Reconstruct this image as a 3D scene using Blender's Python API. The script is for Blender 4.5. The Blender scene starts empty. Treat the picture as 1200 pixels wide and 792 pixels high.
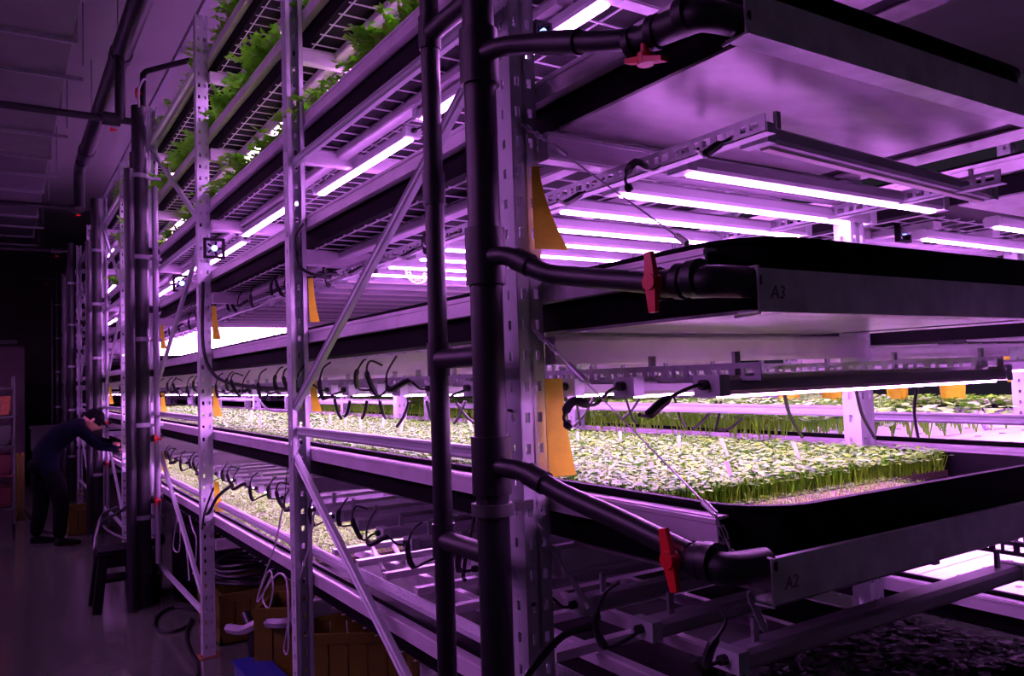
import bpy, math, random
import numpy as np
from mathutils import Vector, Matrix
random.seed(7); rng = np.random.default_rng(5)
S = bpy.context.scene; COL = S.collection
PI = math.pi
# ------------------------------------------------------------------ camera, world, exposure
cam_d = bpy.data.cameras.new('camera'); cam = bpy.data.objects.new('camera', cam_d); COL.objects.link(cam)
cam_d.sensor_fit = 'HORIZONTAL'; cam_d.sensor_width = 36.0; cam_d.lens = 936 * 36 / 1200.0
cam_d.clip_start = 0.02; cam_d.clip_end = 100
CAM_H = 1.55
v1 = Vector((-600, -66, -936)).normalized()          # world +Y seen from the camera
v2 = Vector((1460, 1, -936)); v2 = (v2 - v1 * v2.dot(v1)).normalized()   # world +X
v3 = v2.cross(v1)
cam.matrix_world = Matrix.Translation((0, 0, CAM_H)) @ Matrix((v2, v1, v3)).to_4x4()
S.camera = cam
W = bpy.data.worlds.new('world'); S.world = W; W.use_nodes = True
bg = W.node_tree.nodes['Background']; bg.inputs[0].default_value = (0.62, 0.46, 0.85, 1); bg.inputs[1].default_value = 0.024
S.view_settings.view_transform = 'Standard'; S.view_settings.look = 'None'
S.view_settings.gamma = 1; S.view_settings.use_curve_mapping = False
S.view_settings.exposure = 0.0
S.cycles.max_bounces = 6; S.cycles.diffuse_bounces = 4; S.cycles.glossy_bounces = 3
S.cycles.use_denoising = True; S.cycles.sample_clamp_indirect = 6
LED_POWER = 54.0
LED_COLOR = (1.0, 0.30, 1.28)

# ------------------------------------------------------------------ materials
def mat(name, col, rough=0.5, metal=0.0, noise=0.0, nscale=20, bump=0.0, spec=0.5, col2=None, emit=None, estr=0, trans=0.0, coords='Object', stretch=None):
    m = bpy.data.materials.new(name); m.use_nodes = True; nt = m.node_tree; b = nt.nodes['Principled BSDF']
    b.inputs['Base Color'].default_value = (*col, 1); b.inputs['Roughness'].default_value = rough
    b.inputs['Metallic'].default_value = metal; b.inputs['Specular IOR Level'].default_value = spec
    if emit: b.inputs['Emission Color'].default_value = (*emit, 1); b.inputs['Emission Strength'].default_value = estr
    if noise or bump:
        tc = nt.nodes.new('ShaderNodeTexCoord'); n = nt.nodes.new('ShaderNodeTexNoise')
        n.inputs['Scale'].default_value = nscale; n.inputs['Detail'].default_value = 5
        src = tc.outputs[coords]
        if stretch:
            mp = nt.nodes.new('ShaderNodeMapping'); mp.inputs['Scale'].default_value = stretch
            nt.links.new(src, mp.inputs[0]); src = mp.outputs[0]
        nt.links.new(src, n.inputs['Vector'])
        if noise:
            c2 = col2 or tuple(c * (1 - noise) for c in col)
            r = nt.nodes.new('ShaderNodeValToRGB')
            r.color_ramp.elements[0].position = 0.35; r.color_ramp.elements[1].position = 0.68
            r.color_ramp.elements[0].color = (*c2, 1); r.color_ramp.elements[1].color = (*col, 1)
            nt.links.new(n.outputs[0], r.inputs[0]); nt.links.new(r.outputs[0], b.inputs['Base Color'])
        if bump:
            bp = nt.nodes.new('ShaderNodeBump'); bp.inputs['Strength'].default_value = bump; bp.inputs['Distance'].default_value = 0.01
            nt.links.new(n.outputs[0], bp.inputs['Height']); nt.links.new(bp.outputs[0], b.inputs['Normal'])
    if trans:
        b.inputs['Transmission Weight'].default_value = 0
        b.inputs['Subsurface Weight'].default_value = trans; b.inputs['Subsurface Radius'].default_value = (.02, .02, .01)
    return m
M = dict(
    steel=mat('painted_steel', (.56, .60, .62), .38, 0.15, .12, 9, .04),
    rail=mat('white_rail', (.80, .72, .82), .34, 0.2, .14, 14, .03),
    galv=mat('galvanised_steel', (.85, .88, .88), .36, .35, .30, 16, .12),
    zinc=mat('zinc_strut', (.42, .42, .46), .40, .6, .25, 40, .05),
    panel=mat('underside_sheet', (.34, .32, .33), .30, .5, .65, 3.0, .10, stretch=(1.6, 3, 1)),
    black=mat('black_plastic', (.008, .007, .009), .65, 0, .2, 30, .02, .05),
    pvc=mat('dark_pvc', (.014, .014, .018), .40, 0, .25, 12, .02, .5),
    pvc2=mat('charcoal_fitting', (.010, .010, .013), .45, 0, .2, 20, .02),
    cable=mat('cable_rubber', (.008, .008, .010), .45),
    housing=mat('lamp_housing', (.42, .40, .45), .4, .1, .08, 12),
    diff_on=mat('lit_diffuser', (.9, .9, .9), .4, emit=LED_COLOR, estr=LED_POWER),
    diff_off=mat('unlit_diffuser', (.72, .66, .62), .5),
    wire=mat('white_wire', (.74, .70, .76), .35),
    red=mat('red_plastic', (.75, .015, .02), .35),
    trap=mat('sticky_trap', (1.0, .90, .03), .45, 0, .12, 25),
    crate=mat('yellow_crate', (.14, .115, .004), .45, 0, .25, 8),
    tag=mat('white_tag', (.85, .82, .85), .4),
    ink=mat('marker_ink', (.17, .16, .18), .6),
    soil=mat('seed_mat', (.36, .25, .17), .9, 0, .35, 120, .4),
    peat=mat('growing_mat', (.05, .035, .02), .95, 0, .3, 90, .5),
    stem=mat('green_stem', (.27, .80, .012), .5, 0, .3, 30),
    leaf=mat('pale_leaf', (.20, .50, .17), .5, 0, .35, 48, col2=(.20, .60, .012), spec=.25),
    cressleaf=mat('cress_leaf', (.21, .58, .09), .55, 0, .35, 48, col2=(.15, .50, .02), spec=.2),
    herb=mat('herb_leaf', (.36, .98, .05), .42, 0, .45, 18, col2=(.22, .75, .02)),
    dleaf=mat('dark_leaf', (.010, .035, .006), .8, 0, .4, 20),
    floor=mat('epoxy_floor', (.10, .12, .09), .13, 0, .22, 1.6, .015, .5),
    ceil=mat('ceiling_paint', (.43, .46, .42), .8, 0, .12, 1.2),
    duct=mat('duct_sheet', (.16, .16, .17), .5, .3, .2, 4, .04),
    wall=mat('dark_wall', (.10, .075, .08), .8, 0, .3, 1.5),
    raft=mat('white_raft', (.82, .80, .84), .45, 0, .05, 9),
    shirt=mat('dark_sweater', (.003, .004, .012), .95, 0, .3, 40, .15, .08),
    pants=mat('dark_trousers', (.002, .002, .003), .95, 0, .3, 40, .1, .08),
    skin=mat('skin', (.55, .26, .19), .5), hair=mat('black_cap', (.004, .004, .005), .9, spec=.1),
    hose=mat('grey_hose', (.34, .32, .38), .4), blue=mat('blue_plastic', (.02, .03, .22), .4),
    cord=mat('white_cord', (.60, .56, .62), .5), rust=mat('rust', (.35, .12, .04), .8, 0, .4, 40),
    bluelight=mat('blue_indicator', (.2, .3, 1), .3, emit=(.25, .4, 1), estr=3),
    redlight=mat('red_indicator', (1, .05, .05), .3, emit=(1, .02, .05), estr=1.2),
    foam=mat('foam_strip', (.88, .84, .95), .6, 0, .3, 160, .5),
    tote=mat('grey_tote', (.05, .06, .05), .6), redc=mat('red_crate', (.08, .008, .012), .5),
)

for n in M['leaf'].node_tree.nodes:
    if n.type == 'VALTORGB': n.color_ramp.elements[0].position = .46; n.color_ramp.elements[1].position = .62
# ------------------------------------------------------------------ mesh building
def frame(d, up=(0, 0, 1)):
    d = Vector(d).normalized(); u = Vector(up)
    if abs(d.dot(u)) > .97: u = Vector((1, 0, 0))
    s = d.cross(u).normalized(); return d, s, s.cross(d).normalized()
class G:
    def __init__(self): self.v = []; self.f = []
    def hexa(self, p):
        n = len(self.v); self.v += [tuple(q) for q in p]
        self.f += [tuple(n + i for i in q) for q in ((0, 3, 2, 1), (4, 5, 6, 7), (0, 1, 5, 4), (1, 2, 6, 5), (2, 3, 7, 6), (3, 0, 4, 7))]
        return self
    def box(self, x0, x1, y0, y1, z0, z1):
        return self.hexa([(x0, y0, z0), (x1, y0, z0), (x1, y1, z0), (x0, y1, z0), (x0, y0, z1), (x1, y0, z1), (x1, y1, z1), (x0, y1, z1)])
    def bar(self, p, q, w, h, up=(0, 0, 1)):      # w across, h along up
        p, q = Vector(p), Vector(q); d, s, u = frame(q - p, up)
        c = [(-w / 2, -h / 2), (w / 2, -h / 2), (w / 2, h / 2), (-w / 2, h / 2)]
        return self.hexa([p + s * a + u * b for a, b in c] + [q + s * a + u * b for a, b in c])
    def prof(self, p, q, pts, up=(0, 0, 1)):      # closed profile extruded from p to q
        p, q = Vector(p), Vector(q); d, s, u = frame(q - p, up); n = len(self.v); k = len(pts)
        self.v += [tuple(p + s * a + u * b) for a, b in pts] + [tuple(q + s * a + u * b) for a, b in pts]
        self.f += [(n + i, n + (i + 1) % k, n + k + (i + 1) % k, n + k + i) for i in range(k)]
        self.f += [tuple(n + i for i in reversed(range(k))), tuple(n + k + i for i in range(k))]
        return self
    def tube(self, pts, r, n=8, cap=True):
        pts = [Vector(p) for p in pts]; rs = r if isinstance(r, (list, tuple)) else [r] * len(pts)
        b = len(self.v); ref = None
        for i, p in enumerate(pts):
            d = (pts[min(i + 1, len(pts) - 1)] - pts[max(i - 1, 0)])
            if d.length < 1e-9: d = Vector((0, 0, 1))
            d.normalize()
            if ref is None: ref = frame(d)[1]
            s = (ref - d * ref.dot(d))
            s = s.normalized() if s.length > 1e-4 else frame(d)[1]
            ref = s; t = d.cross(s)
            for j in range(n):
                a = 2 * PI * j / n; self.v.append(tuple(p + (s * math.cos(a) + t * math.sin(a)) * rs[i]))
        for i in range(len(pts) - 1):
            for j in range(n):
                a = b + i * n + j; c = b + i * n + (j + 1) % n; self.f.append((a, c, c + n, a + n))
        if cap:
            self.f.append(tuple(b + j for j in reversed(range(n)))); e = b + (len(pts) - 1) * n; self.f.append(tuple(e + j for j in range(n)))
        return self
    def mesh(self, name, m, smooth=False):
        me = bpy.data.meshes.new(name); me.from_pydata(self.v, [], self.f); me.materials.append(m)
        if smooth:
            me.shade_smooth()
            me.set_sharp_from_angle(angle=math.radians(42))
        return me
def spline(pts, k=6):
    P = [Vector(p) for p in pts]; P = [P[0]] + P + [P[-1]]; out = []
    for i in range(1, len(P) - 2):
        a, b, c, d = P[i - 1], P[i], P[i + 1], P[i + 2]
        for j in range(k):
            t = j / k; out.append(.5 * ((2 * b) + (c - a) * t + (2 * a - 5 * b + 4 * c - d) * t * t + (3 * b - a - 3 * c + d) * t ** 3))
    out.append(P[-2]); return out
def E(name, loc=(0, 0, 0), label=None, cat=None, group=None, kind=None, rz=0):
    o = bpy.data.objects.new(name, None); o.empty_display_size = .1; COL.objects.link(o); o.location = loc; o.rotation_euler.z = rz
    return tag(o, label, cat, group, kind)
def tag(o, label=None, cat=None, group=None, kind=None):
    for k, v in (('label', label), ('category', cat), ('group', group), ('kind', kind)):
        if v: o[k] = v
    return o
def put(name, g, m, parent=None, smooth=False, world=True, loc=None, label=None):
    """link geometry g; world=True: its coordinates are world ones and the parents are moved by their own places only"""
    me = g if isinstance(g, bpy.types.Mesh) else g.mesh(name, m, smooth)
    o = bpy.data.objects.new(name, me); COL.objects.link(o)
    if parent is not None:
        o.parent = parent
        if world:
            off = Vector((0, 0, 0)); q = parent
            while q is not None: off += Vector(q.location); q = q.parent
            me.transform(Matrix.Translation(-off))
    if loc is not None: o.location = loc
    if label: o['label'] = label
    return o
def solo(name, g, m, label, cat, group=None, kind=None, smooth=False):
    """one-mesh thing, origin at its lowest middle"""
    vs = np.array(g.v); c = (vs.min(0) + vs.max(0)) / 2; c[2] = vs[:, 2].min()
    me = g.mesh(name, m, smooth); me.transform(Matrix.Translation([-x for x in c]))
    o = bpy.data.objects.new(name, me); COL.objects.link(o); o.location = c
    return tag(o, label, cat, group, kind)
KIDS = {}
def kids(o): return [c for c in o.children]
def copy_tree(o, parent=None, deep=True):
    c = o.copy(); COL.objects.link(c); c.parent = parent
    if deep:
        for ch in kids(o): copy_tree(ch, c)
    return c
_tens = ['twenty', 'thirty', 'forty', 'fifty']
_ones = ['first', 'second', 'third', 'fourth', 'fifth', 'sixth', 'seventh', 'eighth', 'ninth']
ORD = ['nearest', 'second', 'third', 'fourth', 'fifth', 'sixth', 'seventh', 'eighth', 'ninth', 'tenth', 'eleventh', 'twelfth', 'thirteenth', 'fourteenth', 'fifteenth', 'sixteenth', 'seventeenth', 'eighteenth', 'nineteenth', 'twentieth']
for _k, _t in enumerate(_tens):
    ORD += ['%s-%s' % (_t, o) for o in _ones] + [['thirtieth', 'fortieth', 'fiftieth', 'sixtieth'][_k]]

# ------------------------------------------------------------------ setting
def struct(name, g, m, smooth=False): return tag(put(name, g, m, None, smooth), kind='structure')
struct('floor', G().box(-4, 9, -3, 19, -.1, 0), M['floor'])
struct('ceiling', G().box(-4, 9, -3, 19, 4.55, 4.65), M['ceil'])
struct('wall_far', G().box(-4, 9, 19, 19.1, 0, 4.55), M['wall'])
struct('wall_left', G().box(-4.1, -4, -3, 19, 0, 4.55), M['wall'])
g = G()
g.box(-1.0, .30, 18.9, 19, 2.55, 2.63)
struct('trim_1', g, M['ceil'])

# ------------------------------------------------------------------ grow rack
LV = {1: .800, 2: 1.295, 3: 1.770, 4: 2.238, 5: 2.668, 6: 3.095, 7: 3.560}
CY = [1.53, 3.19, 4.94, 6.75, 8.50, 10.25, 12.0, 13.75, 15.5, 17.2]
XF, XB = 1.015, 2.262
def column_mesh():
    g = G(); H = 3.78; a, b = .035, .030; t = .0025; p = .07; hw = .012; hh = .022
    def face(u0, u1, holes, fn):      # u along the face; fn(u0,u1,z0,z1) makes a plate
        e = u0
        for h in holes: fn(e, h - hw / 2, 0, H); e = h + hw / 2
        fn(e, u1, 0, H)
        for h in holes:
            z = 0; k = 0
            while z < H: 
                z1 = min(H, z + p - hh); fn(h - hw / 2, h + hw / 2, z, z1); z += p
    for s in (-1, 1):     # faces towards the two ends of the row
        y = -b if s < 0 else b - t
        if s < 0: face(-a, a, (-.017, .017), lambda u0, u1, z0, z1: g.box(u0, u1, y, y + t, z0, z1))
    face(-b, b, (.004,), lambda u0, u1, z0, z1: g.box(-a, -a + t, u0, u1, z0, z1))
    face(-b, b, (.004,), lambda u0, u1, z0, z1: g.box(a - t, a, u0, u1, z0, z1))
    g.box(-a, -.018, b - t, b, 0, H); g.box(.018, a, b - t, b, 0, H)
    g.box(-.003, .003, -b, -b + .008, 0, H)
    return g.mesh('column', M['steel'])
colm = column_mesh()
rack = E('grow_rack', (1.6, 1.53, 0), 'tall perforated steel rack of the near row, full of stacked grow trays', 'rack')
RL = Vector(rack.location)
for i, y in enumerate(CY):
    for x in (XF, XB):
        o = put('column', colm, None, rack, world=False, loc=Vector((x, y, 0)) - RL)
        if x == XB or i % 2: o.scale = (1, -1 if i % 2 else 1, 1)
        f = put('foot_plate', G().box(-.055, .055, -.05, .05, 0, .006).box(-.045, -.035, -.02, .02, .006, .012).box(.035, .045, -.02, .02, .006, .012), M['rust'], o, world=False)
cb = G().box(0, 1.17, -.02, .02, -.064, 0).box(0, 1.17, -.024, .024, -.012, -.004).box(0, 1.17, -.024, .024, -.06, -.052).mesh('cross_beam', M['rail'])
for L in LV:
    for i, y in enumerate(CY):
        put('cross_beam', cb, None, rack, world=False, loc=Vector((1.052, y + (-.05 if i % 2 == 0 else .05), LV[L] - .130)) - RL)
def brace(name, p, q, w=.034, h=.018):
    d = .004
    prof = [(-w / 2, -h / 2), (w / 2, -h / 2), (w / 2, h / 2), (w / 2 - .006, h / 2 + d), (w / 2 - .012, h / 2), (-w / 2 + .012, h / 2), (-w / 2 + .006, h / 2 + d), (-w / 2, h / 2)]
    g = G().prof(p, q, [(a, b) for a, b in prof], up=(-1, 0, 0))
    return put(name, g, M['steel'], rack)
for k in range(0, 10, 2):
    n, f = CY[k], CY[k + 1]
    for x in (1.008, XB + .004):
        zz = 1.365 if x < 2 else 1.41
        for z in (.23, zz, 2.45, 3.50): brace('horizontal_brace', (x, f, z), (x, n, z))
        for a, b in ((1.27, .32), (1.45, 2.40), (3.46, 2.54)): brace('diagonal_brace', (x - (.012 if x < 2 else -.012), f, a), (x - (.012 if x < 2 else -.012), n, b))

# ------------------------------------------------------------------ trays
YN, YE = .925, 17.3
def liner(x0, x1, zt, ye=YE):
    r = .13; t = .006; pts = []
    def corner(cx, cy, a0, a1, rr): return [(cx + rr * math.cos(a), cy + rr * math.sin(a)) for a in np.linspace(a0, a1, 8)]
    g = G()
    def path(o):
        a, b, y0 = x0 + o, x1 - o, YN + o
        rr = r - o
        return [(a, ye - o)] + corner(x0 + r, YN + r, PI, 1.5 * PI, rr) + corner(x1 - r, YN + r, 1.5 * PI, 2 * PI, rr) + [(b, ye - o)]
    levels = [(0, zt - .115), (0, zt + .006), (-.006, zt + .008), (-.006, zt + .016), (t + .004, zt + .016), (t, zt - .05)]
    n = len(path(0)); b0 = len(g.v)
    for o, z in levels: g.v += [(x, y, z) for x, y in path(o)]
    for l in range(len(levels) - 1):
        for i in range(n):
            j = (i + 1) % n; a = b0 + l * n; g.f.append((a + i, a + j, a + n + j, a + n + i))
    g.f.append(tuple(b0 + i for i in reversed(range(n)))); g.f.append(tuple(b0 + (len(levels) - 1) * n + i for i in range(n)))
    return g
def make_tray(L, x0=1.055, label='', near_panel=True, ye=YE, group='long grow trays of the near row'):
    zt = LV[L]; x1 = x0 + 1.15
    T = E('grow_tray', (x0 + .57, YN, zt - .13), label, 'grow tray', group)
    put('basin', liner(x0 + .035, x1 - .035, zt, ye), M['black'], T, smooth=True)
    def chan(sx, xo, name):
        g = G(); g.prof((xo, 1.0, 0), (xo, ye, 0), [(0, zt - .05), (0, zt), (sx * .03, zt), (sx * .03, zt - .004), (sx * .006, zt - .006), (sx * .004, zt - .044), (sx * .03, zt - .046), (sx * .03, zt - .05)])
        g.prof((xo, 1.0, 0), (xo, ye, 0), [(0, zt - .014), (-sx * .0035, zt - .012), (-sx * .0035, zt - .004), (0, zt - .002)])
        return put(name, g, M['rail'], T)
    chan(1, x0, 'side_channel'); chan(-1, x1, 'side_channel')
    # near-end lip: a channel open to the back
    g = G(); y = YN - .045
    g.box(x0 - .005, x1, y, y + .003, zt - .125, zt - .055).box(x0 - .005, x1, y + .003, y + .047, zt - .125, zt - .122).box(x0 - .005, x1, y, y + .012, zt - .055, zt - .052)
    put('end_lip', g, M['galv'], T)
    g = G().tube([(x0 - .008, y + .05, zt - .05), (x0 - .008, y - .002, zt - .05), (x0 - .008, y - .002, zt - .128), (x0 - .008, y + .05, zt - .13)], .003, 6)
    put('bracket', g, M['galv'], T)
    put('underside_panel', G().box(x0 + .03, x0 + .975, YN + .0025, 1.46, zt - .122, zt - .116), M['panel'], T)
    put('underside_panel', G().box(x0 + 1.045, x1 + .0, YN + .0025, 1.46, zt - .122, zt - .116), M['panel'], T)
    g = G(); w = .0021; z = zt - .127
    xs = np.linspace(x0 + .06, x1 - .06, 11); ys = np.arange(1.60, min(ye, 12), .105)
    for x in xs: g.box(x - w, x + w, 1.58, ye, z, z + 2 * w)
    for yy in ys: g.box(x0 + .04, x1 - .04, yy - w, yy + w, z - 2 * w, z)
    if L > 3:
        for a in (.155, .58, .95): put('support_rail', G().box(x0 + a, x0 + a + .055, 1.62, ye, zt - .158, zt - .134).box(x0 + a + .004, x0 + a + .051, 1.62, ye, zt - .161, zt - .158), M['rail'], T)
    put('wire_mesh', g, M['wire'], T)['kind'] = 'stuff'
    return T
LNAME = {1: 'lowest', 2: 'second', 3: 'third', 4: 'fourth', 5: 'fifth', 6: 'sixth', 7: 'topmost'}
TL = {1: 'long black tray on the lowest shelf, white foam strip along it',
      2: 'long black tray at chest height filled with bright microgreens',
      3: 'long black tray at eye level marked A3 on its grey end lip',
      4: 'long black tray overhead with sheet metal underside and grey end lip',
      5: 'long tray under the lowest row of leafy herbs, wire mesh below',
      6: 'long tray of herbs second from the rack top',
      7: 'topmost long tray, just under the ceiling'}
trays = {L: make_tray(L, label=TL[L]) for L in LV}

# handwriting on the lips and rail
def writing(txt, parent, loc, size, rot):
    cu = bpy.data.curves.new('handwriting', 'FONT'); cu.body = txt; cu.size = size; cu.extrude = .0003; cu.materials.append(M['ink']); cu.shear = .15
    o = bpy.data.objects.new('handwriting', cu); COL.objects.link(o)
    bpy.context.view_layer.update(); me = bpy.data.meshes.new_from_object(o); bpy.data.objects.remove(o)
    o = bpy.data.objects.new('handwriting', me); COL.objects.link(o)
    off = Vector((0, 0, 0)); q = parent
    while q is not None: off += Vector(q.location); q = q.parent
    o.parent = parent; o.location = Vector(loc) - off; o.rotation_euler = rot
writing('A3', trays[3], (1.078, YN - .0455, LV[3] - .102), .032, (PI / 2, 0, 0))
writing('A2', trays[2], (1.078, YN - .0455, LV[2] - .105), .030, (PI / 2, 0, 0))
writing('M.1', trays[2], (1.0495, 1.27, LV[2] - .042), .035, (PI / 2, 0, -PI / 2))

# ------------------------------------------------------------------ LED bars
def cable_mesh(var):
    rs = random.Random(var); g = G()
    j = lambda s: rs.uniform(-s, s)
    P = [[(-.0, 0, .02), (-.035, 0, .018), (-.06, j(.02), .0), (-.085, j(.03), .035), (-.10, .02 + j(.03), .085), (-.075, .04, .115), (-.03, .05, .10)],
         [(0, 0, .02), (-.045, .0, .018), (-.075, -.02, .03), (-.09, -.05, .075), (-.075, -.07, .115), (-.05, -.04, .125)],
         [(0, 0, .02), (-.05, 0, .005), (-.08, .03, -.01), (-.09, .045, .04), (-.085, .02, .10), (-.06, .0, .125)],
         [(0, 0, .02), (-.04, .0, .02), (-.07, .02, .045), (-.11, .07, .02), (-.10, .11, .07), (-.07, .10, .125)]][var % 4]
    pts = spline(P, 5); n = len(pts); r = []
    for i in range(n):
        t = i / n; r.append(.0036 + (.0055 if .38 < t < .62 else 0))
    g.tube(pts, r, 6)
    g.tube([(0.004, 0, .02), (-.02, 0, .02)], .010, 8)
    return g.mesh('power_cable', M['cable'], True)
def drop_mesh(v):
    g = G(); y = (-.02, .03)[v]; pts = spline([(0, 0, .02), (-.04, 0, .018), (-.08, y, -.005), (-.125, y, -.03), (-.16, y * .5, -.028)] if v else [(0, 0, .02), (-.05, -.01, .012), (-.11, -.03, -.015), (-.16, -.03, -.005), (-.17, -.01, -.035), (-.15, 0, -.055)], 5)
    g.tube(pts, [.0036 + (.006 if .45 < i / len(pts) < .72 or (not v and i > len(pts) - 4) else 0) for i in range(len(pts))], 6)
    g.tube([(0.004, 0, .02), (-.02, 0, .02)], .010, 8)
    return g.mesh('power_cable', M['cable'], True)
cables = [cable_mesh(i) for i in range(4)] + [drop_mesh(0), drop_mesh(1)]
LX = 1.05
def bar_meshes(LX):
    w, h = .030, .036
    pr = [(-w, .008), (-w + .006, .0), (w - .006, .0), (w, .008), (w, h - .008), (w - .01, h), (-w + .01, h), (-w, h - .008)]
    hs = G().prof((0, 0, 0), (LX, 0, 0), pr)
    df = G().prof((.03, 0, 0), (LX - .03, 0, 0), [(-.0125, .001), (-.009, -.006), (.009, -.006), (.0125, .001)])
    ec = G().prof((-.006, 0, 0), (.022, 0, 0), [(-w - .003, -.002), (w + .003, -.002), (w + .003, h + .002), (-w - .003, h + .002)])
    hk = G().box(.07, .085, -.004, .004, h, h + .045)
    return hs, df, ec, hk
hs, df, ec, hk = bar_meshes(LX)
hsm = hs.mesh('housing', M['housing']); dfm = df.mesh('diffuser', M['diff_on']); dfo = df.mesh('diffuser', M['diff_off']); ecm = ec.mesh('end_cap', M['steel']); hkm = hk.mesh('hook', M['zinc'])
wide = G().prof((.03, 0, 0), (LX - .03, 0, 0), [(-.017, .001), (-.013, -.008), (.013, -.008), (.017, .001)]).mesh('diffuser', M['diff_on'])
def led_bar(loc, lit=True, detail=True, rz=0, label='', group=None, var=0, cable=True):
    T = E('led_grow_light', loc, label, 'grow light', group, rz=rz)
    put('housing', hsm, None, T, world=False)
    put('diffuser', (wide if rz > 1 else dfm) if lit else dfo, None, T, world=False, label='glowing pink-white strip' if lit else None)
    if detail:
        put('end_cap', ecm, None, T, world=False); put('end_cap', ecm, None, T, world=False, loc=(LX - .016, 0, 0))
        put('hook', hkm, None, T, world=False); put('hook', hkm, None, T, world=False, loc=(LX - .155, 0, 0))
    if cable: put('power_cable', cables[var % 4 if var >= 0 else 4 + (-var) % 2], None, T, world=False)
    return T
CB = {1: (1.13, 1.000, 'over the lowest tray'), 2: (1.12, 1.505, 'over the chest-height microgreens'), 3: (1.275, 2.000, 'over the eye-level tray')}
for L, (xs, z, where) in CB.items():
    ys = [1.06 + .2275 * i for i in range(46)]
    for i, y in enumerate(ys):
        if any(abs(y - c) < .05 for c in CY[1::1]) : y += .04
        if L == 1: lit = y > 3.2
        elif L == 2: lit = True
        else: lit = (i > 0 and y < 3.2) or y > 6.2
        near = y < 6.5
        st = 'lit' if lit else 'unlit'
        lab = '%s %s cross light bar %s, counted from the near end' % (ORD[i], st, where)
        jit = random.uniform(-.02, .02) if L != 1 else 0
        led_bar((xs + jit, y, z), lit, near, .08 if (L == 3 and i == 0) else 0, lab, 'cross light bars ' + where, (i + L) if (L == 2 and i > 2) or L == 1 or i > 9 else -1 - i, cable=(y < 9))
# bars that run along the row, upper levels
for L, lines in {4: (1.26, 1.60, 1.94), 5: (1.235, 1.85), 6: (1.235,), 7: (1.9,)}.items():
    z = LV[L + 1] - .20 if L < 7 else 3.94  # the line above the topmost tray is added, out of sight, to brighten the ceiling
    for j, x in enumerate(lines):
        for i in range(9):
            y0 = 1.46 + 1.225 * i
            lab = '%s lengthwise light bar %s over the %s tray' % (ORD[i], ['in the outer line', 'in the second line', 'in the inmost line'][j], LNAME[L])
            led_bar((x + .05 * (i % 2), y0, z), True, y0 < 6, PI / 2, lab, 'lengthwise light bars over the %s tray' % LNAME[L], i + j, cable=y0 < 7)

# ------------------------------------------------------------------ perforated struts
def strut(p, q, label, group='perforated hanging struts'):
    p, q = Vector(p), Vector(q); L = (q - p).length; d, s, u = frame(q - p); g = G(); h = .036; t = .0025
    def bx(a0, a1, s0, s1, u0, u1):
        g.hexa([p + d * a + s * b + u * c for c in (u0, u1) for a, b in ((a0, s0), (a1, s0), (a1, s1), (a0, s1))])
    bx(0, L, 0, t, 0, .011); bx(0, L, 0, t, h - .011, h); bx(0, L, 0, .030, 0, t)
    a = 0; k = 0
    while a < L - .02:
        w = .009 if k % 2 else .016
        bx(a, min(L, a + w), 0, t, .011, h - .011); a += w + (.014 if k % 2 else .022); k += 1
    return solo('perforated_strut', g, M['zinc'], label, 'strut', group)
for L, (x, z) in {3: (1.215, 1.998), 2: (1.17, 1.528), 1: (1.32, 1.045)}.items():
    if L > 1: strut((x, .985, z), (x, 9.5, z), 'perforated steel strut carrying the aisle-side ends of the light bars %s' % CB[L][2])
    strut((x + .90, 1.0, z), (x + .90, 9.5, z), 'perforated steel strut carrying the inner ends of the light bars %s' % CB[L][2])
strut((2.62, .95, .99), (2.62, 5, .99), 'perforated steel strut silhouetted against the bright lower boards')

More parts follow.
